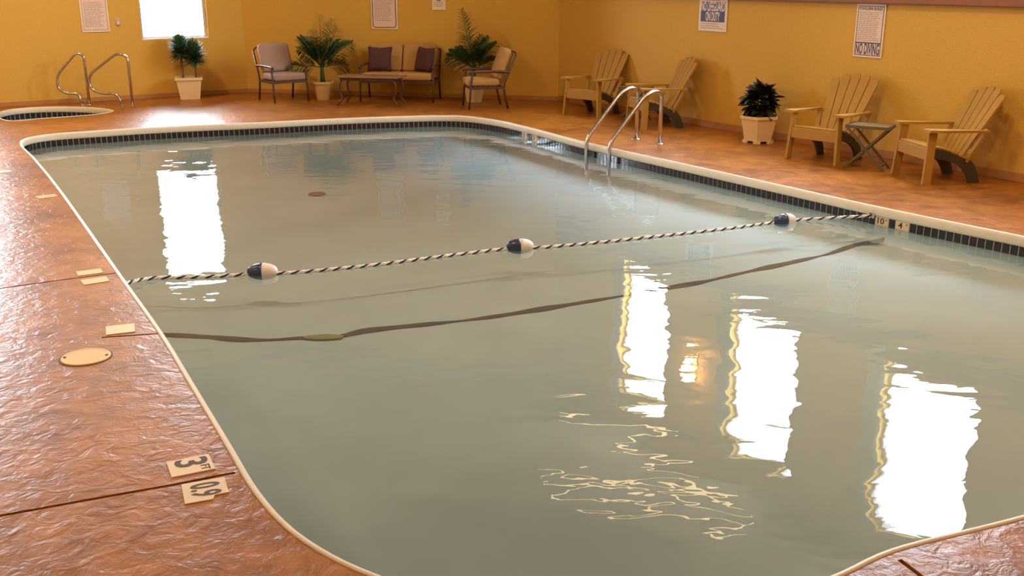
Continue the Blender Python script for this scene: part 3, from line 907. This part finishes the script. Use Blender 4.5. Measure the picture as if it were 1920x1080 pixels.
# ------------------------------------------------------------------ cushioned patio seats
def seat_frame_parts(t, W, seats, mat_c, D=0.62, SH=0.36, TOP=0.88):
    """frame facing -Y, W = width between the outer legs"""
    hw = W / 2; fy, by = -D * 0.46, D * 0.34
    r = 0.017
    for sx in (-1, 1):
        bm = B(); tube(bm, round_path([(sx * hw, fy - 0.02, 0), (sx * hw, fy, 0.22), (sx * hw, fy + 0.01, SH), (sx * hw, fy + 0.03, 0.50), (sx * hw, fy + 0.03, 0.565)], 0.05, 4), [r * 0.85] + [r] * 100 if False else r, 8)
        to_obj('leg', bm, 'dark_metal', t, smooth=True)
        bm = B(); tube(bm, round_path([(sx * hw, by + 0.10, 0), (sx * hw, by + 0.02, SH * 0.95), (sx * hw, by + 0.22, TOP - 0.08)], 0.12, 5), r, 8)
        to_obj('leg', bm, 'dark_metal', t, smooth=True)
        bm = B(); tube(bm, round_path([(sx * hw, fy - 0.02, 0.552), (sx * hw, fy + 0.03, 0.57), (sx * hw, by - 0.05, 0.575), (sx * hw, by + 0.13, 0.56)], 0.08, 4), 0.021, 8)
        to_obj('armrest', bm, 'dark_metal', t, smooth=True)
    bm = B()
    z = SH - 0.035
    for y in (fy + 0.01, by + 0.02): bar(bm, (-hw, y, z), (hw, y, z), 0.028, 0.04)
    for x in (-hw, hw): bar(bm, (x, fy, z), (x, by + 0.03, z), 0.028, 0.04)
    for k in range(1, 6): bar(bm, (-hw, fy + (by - fy) * k / 6, z), (hw, fy + (by - fy) * k / 6, z), 0.02, 0.008)
    to_obj('seat_frame', bm, 'dark_metal', t)
    bm = B()
    yt, zt = by + 0.22, TOP - 0.08
    tube(bm, round_path([(-hw, yt, zt), (-hw * 0.8, yt + 0.02, zt + 0.05), (hw * 0.8, yt + 0.02, zt + 0.05), (hw, yt, zt)], 0.1, 4), 0.014, 8)
    nb = 4 * seats
    for k in range(1, nb): 
        x = -hw + W * k / nb
        tube(bm, [(x, by + 0.03, SH), (x, yt - 0.005, zt + 0.04)], 0.007, 6)
    to_obj('back_frame', bm, 'dark_metal', t, smooth=True)
    sw = (W - 0.05) / seats
    for k in range(seats):
        x = -W / 2 + 0.025 + sw * (k + 0.5)
        bm = soft_box(sw - 0.008, D * 0.80, 0.115, 0.045, 4, (x, fy + D * 0.40 - 0.03, SH + 0.045))
        to_obj('seat_cushion', bm, mat_c, t, smooth=True)
        tilt = Matrix.Rotation(R_(-21), 4, 'X')
        bm = soft_box(sw - 0.012, 0.115, 0.50, 0.05, 4)
        for v in bm.verts:                                     # rounded upper corners
            if v.co.z > 0.12:
                u = abs(v.co.x) / (sw / 2); v.co.z -= 0.05 * max(0, u - 0.55) ** 2 / 0.2
        bmesh.ops.transform(bm, matrix=Matrix.Translation((x, by + 0.045, SH + 0.33)) @ tilt, verts=bm.verts)
        to_obj('back_cushion', bm, mat_c, t, smooth=True)
def mid(*ps):
    q = [ground(*p) for p in ps]; return sum(q, Vector()) / len(q)
c = mid((484, 188), (520, 192), (587, 189), (540, 184))
t = thing('patio_armchair', 'dark framed armchair with taupe cushions on the window side of the palm', 'chair', c, face_rz(0.60, -0.80), 'cushioned patio seats')
seat_frame_parts(t, 0.60, 1, 'cushion_grey')
c = mid((856, 198), (884, 204.7), (962, 202.7), (936, 197.5))
t = thing('patio_armchair', 'dark framed armchair with tan cushions seen from its side in front of the tall palm', 'chair', c, face_rz(-0.975, -0.22), 'cushioned patio seats')
seat_frame_parts(t, 0.56, 1, 'cushion')
WALLDIR = (C2 - C1).normalized(); WALLIN = Vector((WALLDIR.y, -WALLDIR.x, 0))
LS = Vector((-1.86, 17.15, 0))
LS_RZ = face_rz(-0.12, -0.99)
t = thing('patio_loveseat', 'dark framed two seat loveseat with tan cushions against the wall', 'sofa', LS, LS_RZ, 'cushioned patio seats')
seat_frame_parts(t, 1.22, 2, 'cushion')
def pillow(loc, rot, s, label):
    bm = B(); n = 12; g_ = {}
    for side in (-1, 1):
        for i in range(n + 1):
            for j in range(n + 1):
                u, v = -1 + 2 * i / n, -1 + 2 * j / n
                if side == 1 and (i in (0, n) or j in (0, n)): g_[(1, i, j)] = g_[(-1, i, j)]; continue
                th = 0.075 * ((1 - u ** 4) * (1 - v ** 4)) ** 0.55
                k = 1 - 0.10 * (1 - min(abs(u), abs(v))) * max(abs(u), abs(v)) ** 3
                g_[(side, i, j)] = bm.verts.new((u * s / 2 * k, side * th, v * s / 2 * k))
        for i in range(n):
            for j in range(n):
                q = [g_[(side, i, j)], g_[(side, i + 1, j)], g_[(side, i + 1, j + 1)], g_[(side, i, j + 1)]]
                bm.faces.new(q if side == -1 else q[::-1])
    o = to_obj('throw_pillow', bm, 'pillow', smooth=True, loc=loc, rot=rot)
    return tag(o, label, 'pillow', 'maroon throw pillows')
def on_seat(x, y, z): return LS + Matrix.Rotation(LS_RZ, 3, 'Z') @ Vector((x, y, z))
pillow(on_seat(-0.34, 0.02, 0.665), (R_(-16), 0, LS_RZ), 0.41, 'square dark maroon pillow on the loveseat end beside the spreading palm')
pillow(on_seat(0.42, 0.01, 0.665), (R_(-16), 0, LS_RZ - 0.65), 0.41, 'dark maroon pillow tucked in the loveseat end beside the tall palm')

# coffee table
c = ground(642, 195.6) * 0.25 + ground(741, 198.6) * 0.25 + (ground(761.6, 193.6) + ground(664, 191)) * 0.25 + WALLIN * 0.11
t = thing('coffee_table', 'brown metal coffee table with flared legs in front of the loveseat', 'table', (c.x, c.y, 0), math.atan2(-0.2, 0.98))
tl, td, th = 1.06, 0.50, 0.46
bm = soft_box(tl, td, 0.022, 0.008, 2, (0, 0, th - 0.011)); to_obj('tabletop', bm, 'table_top', t)
bm = B()
for y in (-td / 2 + 0.06, td / 2 - 0.06): bar(bm, (-tl / 2 + 0.08, y, th - 0.045), (tl / 2 - 0.08, y, th - 0.045), 0.02, 0.045)
for x in (-tl / 2 + 0.08, tl / 2 - 0.08): bar(bm, (x, -td / 2 + 0.06, th - 0.045), (x, td / 2 - 0.06, th - 0.045), 0.02, 0.045)
to_obj('apron', bm, 'dark_metal', t)
for sx in (-1, 1):
    for sy in (-1, 1):
        x, y = sx * (tl / 2 - 0.10), sy * (td / 2 - 0.07)
        bm = B(); tube(bm, catmull([(x - sx * 0.02, y, th - 0.03), (x + sx * 0.04, y + sy * 0.0, th - 0.14), (x + sx * 0.035, y, 0.22), (x + sx * 0.0, y, 0.12), (x + sx * 0.06, y + sy * 0.02, 0.03), (x + sx * 0.075, y + sy * 0.02, 0.0)], False, 5), 0.015, 8)
        to_obj('leg', bm, 'dark_metal', t, smooth=True)

# ------------------------------------------------------------------ adirondack deck chairs
def adirondack(c, f, label):
    t = thing('adirondack_chair', label, 'chair', (c[0], c[1], 0), face_rz(*f), 'tan deck chairs')
    # front legs: boards running up to the arm
    for sx in (-1, 1):
        bm = B(); bar(bm, (sx * 0.315, -0.33, 0.0), (sx * 0.285, -0.30, 0.53), 0.030, 0.085, up=(0, 1, 0)); to_obj('front_leg', bm, 'resin', t)
    # side stringers sweeping to the rear feet
    for sx in (-1, 1):
        bm = B(); x = sx * 0.245
        top = [(-0.315, 0.36), (-0.15, 0.335), (0.02, 0.275), (0.14, 0.235), (0.22, 0.14), (0.27, 0.0)]
        bot = [(-0.315, 0.25), (-0.16, 0.245), (-0.02, 0.205), (0.07, 0.15), (0.125, 0.08), (0.16, 0.0)]
        top = catmull([(0, a, b) for a, b in top], False, 3); bot = catmull([(0, a, b) for a, b in bot], False, 3)
        L_ = [[bm.verts.new((x + w, p.y, p.z)) for p in q] for q in (top, bot) for w in (-0.016, 0.016)]
        for i in range(len(top) - 1):
            bm.faces.new((L_[0][i], L_[1][i], L_[1][i + 1], L_[0][i + 1])); bm.faces.new((L_[2][i], L_[2][i + 1], L_[3][i + 1], L_[3][i]))
            bm.faces.new((L_[0][i], L_[0][i + 1], L_[2][i + 1], L_[2][i])); bm.faces.new((L_[1][i], L_[3][i], L_[3][i + 1], L_[1][i + 1]))
        bm.faces.new((L_[0][0], L_[2][0], L_[3][0], L_[1][0])); bm.faces.new((L_[0][-1], L_[1][-1], L_[3][-1], L_[2][-1]))
        to_obj('rear_leg', bm, 'resin_dark', t)
    bm = soft_box(0.58, 0.028, 0.12, 0.008, 2, (0, -0.335, 0.305)); to_obj('apron', bm, 'resin', t)
    for k in range(5):                                          # seat slats
        q = k / 4; y = -0.30 + 0.36 * q; z = 0.372 - 0.02 * q - 0.085 * q * q
        bm = soft_box(0.54, 0.080, 0.02, 0.006, 2, (0, y, z), Matrix.Rotation(R_(-6 - 14 * q), 4, 'X')); to_obj('seat_slat', bm, 'resin', t)
    p0, p1 = Vector((0, 0.08, 0.24)), Vector((0, 0.44, 0.93))   # back fan
    up = (p1 - p0); nrm = Vector((0, up.z, -up.y)).normalized()
    for k in range(5):
        s = k - 2
        ln = 1.0 - 0.022 * s * s
        a = p0 + Vector((s * 0.078, 0, 0)); b = p0 + up * ln + Vector((s * 0.124, 0, 0))
        bm = B()
        w0, w1, th = 0.070, 0.112, 0.018
        vs_ = []
        for cpt, w in ((a, w0), (a.lerp(b, 0.94), w1), (b, w1 * 0.72)):
            vs_.append([bm.verts.new(cpt + Vector((sx * w / 2, 0, 0)) + nrm * sy * th / 2) for sx, sy in ((-1, -1), (1, -1), (1, 1), (-1, 1))])
        for i in range(2):
            for j in range(4): bm.faces.new((vs_[i][j], vs_[i][(j + 1) % 4], vs_[i + 1][(j + 1) % 4], vs_[i + 1][j]))
        bm.faces.new(vs_[0][::-1]); bm.faces.new(vs_[2])
        to_obj('back_slat', bm, 'resin', t)
    for q, w in ((0.42, 0.62), (0.12, 0.50)):                   # cross rails behind the slats
        cpt = p0 + up * q - nrm * -0.022
        bm = B(); bar(bm, cpt + Vector((-w / 2, 0, 0)), cpt + Vector((w / 2, 0, 0)), 0.05, 0.022, up=nrm); to_obj('back_rail', bm, 'resin', t)
    for sx in (-1, 1):
        bm = B()
        pts = [(0.245, -0.385), (0.375, -0.375), (0.385, -0.25), (0.35, 0.0), (0.335, 0.27), (0.29, 0.27), (0.255, -0.1)]
        lo = [bm.verts.new((sx * x, y, 0.530 - 0.03 * (y + 0.38))) for x, y in pts]; hi = [bm.verts.new((sx * x, y, 0.555 - 0.03 * (y + 0.38))) for x, y in pts]
        bm.faces.new(lo[::-1]); bm.faces.new(hi)
        for i in range(len(pts)): bm.faces.new((lo[i], lo[(i + 1) % len(pts)], hi[(i + 1) % len(pts)], hi[i]))
        to_obj('armrest', bm, 'resin', t)
        bm = B(); bar(bm, (sx * 0.31, 0.235, 0.515), (sx * 0.25, 0.10, 0.22), 0.025, 0.05, up=(1, 0, 0)); to_obj('arm_brace', bm, 'resin', t)
    return t
adirondack((1.25, 15.36), (-0.66, -0.75), 'tan fan backed deck chair nearest the sofa corner, facing the pool')
adirondack((2.03, 14.08), (-0.97, -0.22), 'tan fan backed deck chair side on behind the pool ladder rails')
adirondack((3.60, 11.46), (-0.76, -0.65), 'tan fan backed deck chair between the hexagonal planter and folding table, facing the pool')
adirondack((4.40, 10.28), (-0.99, -0.12), 'tan fan backed deck chair side on beyond the folding table from the hexagonal planter')

def folding_table(c, rz, label, s=0.43, h=0.47, dp=0.28):
    t = thing('folding_table', label, 'table', (c[0], c[1], 0), rz, 'folding side tables')
    for k in range(4):
        y = -dp / 2 + dp * (k + 0.5) / 4
        bm = soft_box(s, dp / 4 - 0.008, 0.016, 0.004, 1, (0, y, h - 0.008)); to_obj('top_slat', bm, 'fold_top', t)
    bm = B()
    for y in (-dp / 2, dp / 2): bar(bm, (-s / 2 - 0.012, y, h - 0.016), (s / 2 + 0.012, y, h - 0.016), 0.022, 0.032)
    for x in (-s / 2, s / 2): bar(bm, (x, -dp / 2, h - 0.016), (x, dp / 2, h - 0.016), 0.022, 0.032)
    to_obj('top_frame', bm, 'fold', t)
    for y in (-dp / 2 + 0.012, dp / 2 - 0.012):
        for sx in (-1, 1):
            yy = y + (0.012 if sx > 0 else -0.012)
            bm = B(); bar(bm, (sx * s / 2 * 0.96, yy, h - 0.03), (-sx * s / 2 * 1.0, yy, 0.0), 0.024, 0.020, up=(0, 1, 0)); to_obj('leg', bm, 'fold', t)
    for sx in (-1, 1):
        bm = B(); bar(bm, (sx * s / 2 * 0.80, -dp / 2 + 0.012, 0.05), (sx * s / 2 * 0.80, dp / 2 - 0.012, 0.05), 0.018, 0.018); to_obj('stretcher', bm, 'fold', t)
folding_table((1.78, 14.72), R_(-30), 'small crossed leg folding table by the pool ladder rails', 0.40)
folding_table((3.84, 10.88), R_(-33), 'small crossed leg folding table past the hexagonal planter')

# ------------------------------------------------------------------ signs
def sign(name, wall_p, ux, w, h, z, label, rim='sign_rim'):
    """wall_p on the wall face below the sign's centre, z = height of its lower edge; local -Y looks into the room"""
    ang = math.atan2(ux.y, ux.x)
    nin = Vector((ux.y, -ux.x, 0))
    p = wall_p + nin * 0.008
    t = thing(name, label, 'sign', (p.x, p.y, z), ang)
    bm = soft_box(w, 0.012, h, 0.004, 1, (0, 0, h / 2)); to_obj('board', bm, rim, t)
    return t
def plate(t, name, x0, x1, z0, z1, material, d=-0.0066, th=0.0012):
    bm = B(); box(bm, x0, x1, d - th / 2, d + th / 2, z0, z1); return to_obj(name, bm, material, t)
def border(t, x0, x1, z0, z1, wd, material):
    bm = B()
    for a in ((x0, x1, z0, z0 + wd), (x0, x1, z1 - wd, z1), (x0, x0 + wd, z0, z1), (x1 - wd, x1, z0, z1)): box(bm, a[0], a[1], -0.0082, -0.0066, a[2], a[3])
    to_obj('border', bm, material, t)
def small_print(t, x0, x1, z0, z1, rows, material='sign_grey'):
    bm = B(); dz = (z1 - z0) / rows
    for r in range(rows):
        x = x0; end = x1 - random.uniform(0, 0.25) * (x1 - x0); zc = z0 + dz * (r + 0.5)
        while x < end:
            l = random.uniform(0.02, 0.06)
            box(bm, x, min(x + l, end), -0.0082, -0.0068, zc - dz * 0.2, zc + dz * 0.2)
            x += l + 0.009
    o = to_obj('small_print', bm, material, t); o['kind'] = 'stuff'
# back wall rules sign
t = sign('rules_sign', ab(A_BACK, 3.31), E2, 0.43, 0.62, 1.11, 'pale rules notice with fine print on the wall beside the tall window')
plate(t, 'panel', -0.19, 0.19, 0.03, 0.59, 'sign_white'); border(t, -0.19, 0.19, 0.03, 0.59, 0.010, 'sign_grey')
plate(t, 'heading_bar', -0.15, 0.15, 0.505, 0.555, 'sign_red', -0.0076)
small_print(t, -0.16, 0.16, 0.08, 0.48, 15)
# angled wall: rounded notice and small notice
def chamfer_pt(a): return ab(a, CHAMFER + a)
t = sign('rules_sign', chamfer_pt(-16.15), WALLDIR, 0.47, 0.66, 1.12, 'pale rules notice with a dark rounded outline above the loveseat')
plate(t, 'panel', -0.205, 0.205, 0.03, 0.63, 'sign_white')
cr = B(); rr_ = 0.05; pts = []
for cx, cz, a0 in ((0.205 - rr_, 0.63 - rr_, 0), (-0.205 + rr_, 0.63 - rr_, 90), (-0.205 + rr_, 0.03 + rr_, 180), (0.205 - rr_, 0.03 + rr_, 270)):
    for k in range(5):
        a = R_(a0 + 22.5 * k); pts.append((cx + rr_ * math.cos(a), -0.0075, cz + rr_ * math.sin(a)))
tube(cr, pts, 0.006, 4, closed=True); to_obj('border', cr, 'ink', t)
small_print(t, -0.17, 0.17, 0.13, 0.60, 17)
t = sign('notice_sign', chamfer_pt(-15.47), WALLDIR, 0.235, 0.36, 1.44, 'small cream notice with a ringed symbol right of the loveseat notice')
cr = B(); tube(cr, [(0.055 * math.cos(R_(20 * k)), -0.0075, 0.205 + 0.055 * math.sin(R_(20 * k))) for k in range(18)], 0.006, 4, closed=True); to_obj('ring_symbol', cr, 'ink', t)
cr = B(); bar(cr, (-0.038, -0.0075, 0.243), (0.038, -0.0075, 0.167), 0.008, 0.002, up=(0, 1, 0)); to_obj('slash', cr, 'ink', t)
small_print(t, -0.08, 0.09, 0.05, 0.14, 3)
# right wall
t = sign('warning_sign', ab(-10.42, B_RIGHT), E1, 0.54, 0.55, 1.275, 'square lifeguard warning notice on the wall above the hexagonal planter')
plate(t, 'panel', -0.25, 0.25, 0.02, 0.53, 'sign_white')
plate(t, 'warning_panel', -0.14, 0.13, 0.40, 0.52, 'sign_red', -0.0074)
text_obj('warning_text', 'WARNING', 0.06, 'sign_white', t, (0, -0.0082, 0.485), (math.pi / 2, 0, 0), 0.0005, width=0.22)
plate(t, 'navy_panel', -0.23, 0.23, 0.125, 0.385, 'sign_navy', -0.0074)
text_obj('headline', 'NO LIFEGUARD', 0.17, 'sign_rim', t, (0, -0.0082, 0.318), (math.pi / 2, 0, 0), 0.0005, width=0.45, bold=0.02)
text_obj('headline', 'ON DUTY', 0.16, 'sign_rim', t, (0, -0.0082, 0.188), (math.pi / 2, 0, 0), 0.0005, width=0.27, bold=0.02)
small_print(t, -0.22, 0.22, 0.03, 0.115, 3)
t = sign('rules_sign', ab(-7.855, B_RIGHT), E1, 0.40, 0.59, 1.10, 'tall pool rules notice ending in NO DIVING, under the timber rail')
plate(t, 'panel', -0.178, 0.178, 0.022, 0.568, 'sign_white'); border(t, -0.178, 0.178, 0.022, 0.568, 0.008, 'sign_navy')
text_obj('heading', 'POOL/SPA RULES', 0.045, 'sign_navy', t, (0, -0.0082, 0.535), (math.pi / 2, 0, 0), 0.0005, width=0.31)
small_print(t, -0.155, 0.155, 0.18, 0.505, 16)
plate(t, 'divider', -0.17, 0.17, 0.155, 0.168, 'sign_navy', -0.0076)
text_obj('headline', 'NO DIVING', 0.165, 'sign_navy', t, (0, -0.0082, 0.088), (math.pi / 2, 0, 0), 0.0005, width=0.325, bold=0.02)
# wall outlet
p = ab(A_BACK, 3.66); nin = Vector((E2.y, -E2.x, 0))
t = thing('wall_outlet', 'small covered outlet on the wall between notice and window', 'outlet', (p.x, p.y, 1.21), math.atan2(E2.y, E2.x))
bm = soft_box(0.075, 0.012, 0.115, 0.004, 2, (0, -0.006, 0.05)); to_obj('cover_plate', bm, 'outlet', t)
bm = soft_box(0.034, 0.03, 0.04, 0.006, 2, (0, -0.02, 0.035)); to_obj('socket', bm, 'vinyl', t)

# ------------------------------------------------------------------ unseen lamps: round ones added for fill, others inferred from pool reflections
def ceiling_fill_lamp(x, y, power=LAMP_W, label='unseen round ceiling lamp added for warm fill'):
    t = thing('ceiling_fill_lamp', label, 'lamp', (x, y, CEIL), 0, 'warm ceiling fill lamps')
    bm = B(); lathe(bm, [(0.30, 0.0), (0.30, -0.04), (0.26, -0.05)], 28); to_obj('rim', bm, 'brass', t)
    bm = B(); lathe(bm, [(0.26, -0.05), (0.22, -0.09), (0.12, -0.12), (0.02, -0.13)], 28); to_obj('diffuser', bm, 'lamp', t, smooth=True)
    l = bpy.data.lights.new('lamp_light', 'AREA'); l.shape = 'DISK'; l.size = 0.5; l.energy = power; l.color = (1.0, 0.74, 0.50)
    lo = bpy.data.objects.new('lamp_light', l); COL.objects.link(lo); lo.parent = t; lo.location = (0, 0, -0.15)
for a, b in ((-15.0, -2.5), (-10.5, -3.5), (-6.0, -3.5), (-1.5, -3.0), (2.5, 1.0), (2.5, 6.0), (-2.5, 8.2), (-6.8, 2.2), (-4.0, 5.0), (-9.0, -0.2), (-6.6, 7.0), (-15.2, 2.6), (-12.6, -0.6)):  # added fill, kept out of the water's reflection; strongest towards the sofa wall
    p = ab(a, b); ceiling_fill_lamp(p.x, p.y, LAMP_W * (1.9 if (a, b) == (-15.2, 2.6) else 1.0))
# wall sconce between the high windows
p = ab(-10.35, B_RIGHT)
t = thing('wall_sconce', 'warm wall sconce between two high windows', 'lamp', (p.x, p.y, 3.2), math.atan2(E1.y, E1.x))
bm = soft_box(0.12, 0.03, 0.26, 0.01, 2, (0, -0.016, 0)); to_obj('back_plate', bm, 'brass', t)
bm = B(); lathe(bm, [(0.05, -0.12), (0.085, 0.0), (0.11, 0.14), (0.105, 0.15)], 20, Matrix.Translation((0, -0.13, 0))); to_obj('shade', bm, 'sconce', t, smooth=True)
# slim linear ceiling lights
for P0, P1 in (((0.75, 15.1), (2.70, 12.9)), ((0.40, 12.75), (2.95, 11.6))):
    v = Vector((P1[0] - P0[0], P1[1] - P0[1], 0)); L_ = v.length
    t = thing('linear_lamp', 'slim warm linear lamp hung under the ceiling ' + ('along the deck chair wall' if P0[0] > 0.5 else 'across the pool'), 'lamp', ((P0[0] + P1[0]) / 2, (P0[1] + P1[1]) / 2, CEIL), math.atan2(v.y, v.x), 'linear ceiling lamps')
    bm = B(); box(bm, -L_ / 2, L_ / 2, -0.025, 0.025, -0.28, -0.25); to_obj('housing', bm, 'brass', t)
    for x in (-L_ * 0.35, L_ * 0.35):
        bm = B(); tube(bm, [(x, 0, 0), (x, 0, -0.26)], 0.006, 6); to_obj('hanger', bm, 'brass', t)
    bm = B(); tube(bm, [(-L_ / 2 + 0.02, 0, -0.29), (L_ / 2 - 0.02, 0, -0.29)], 0.026, 8); to_obj('tube', bm, 'tube', t, smooth=True)

print('visible pool tiles', nvis)
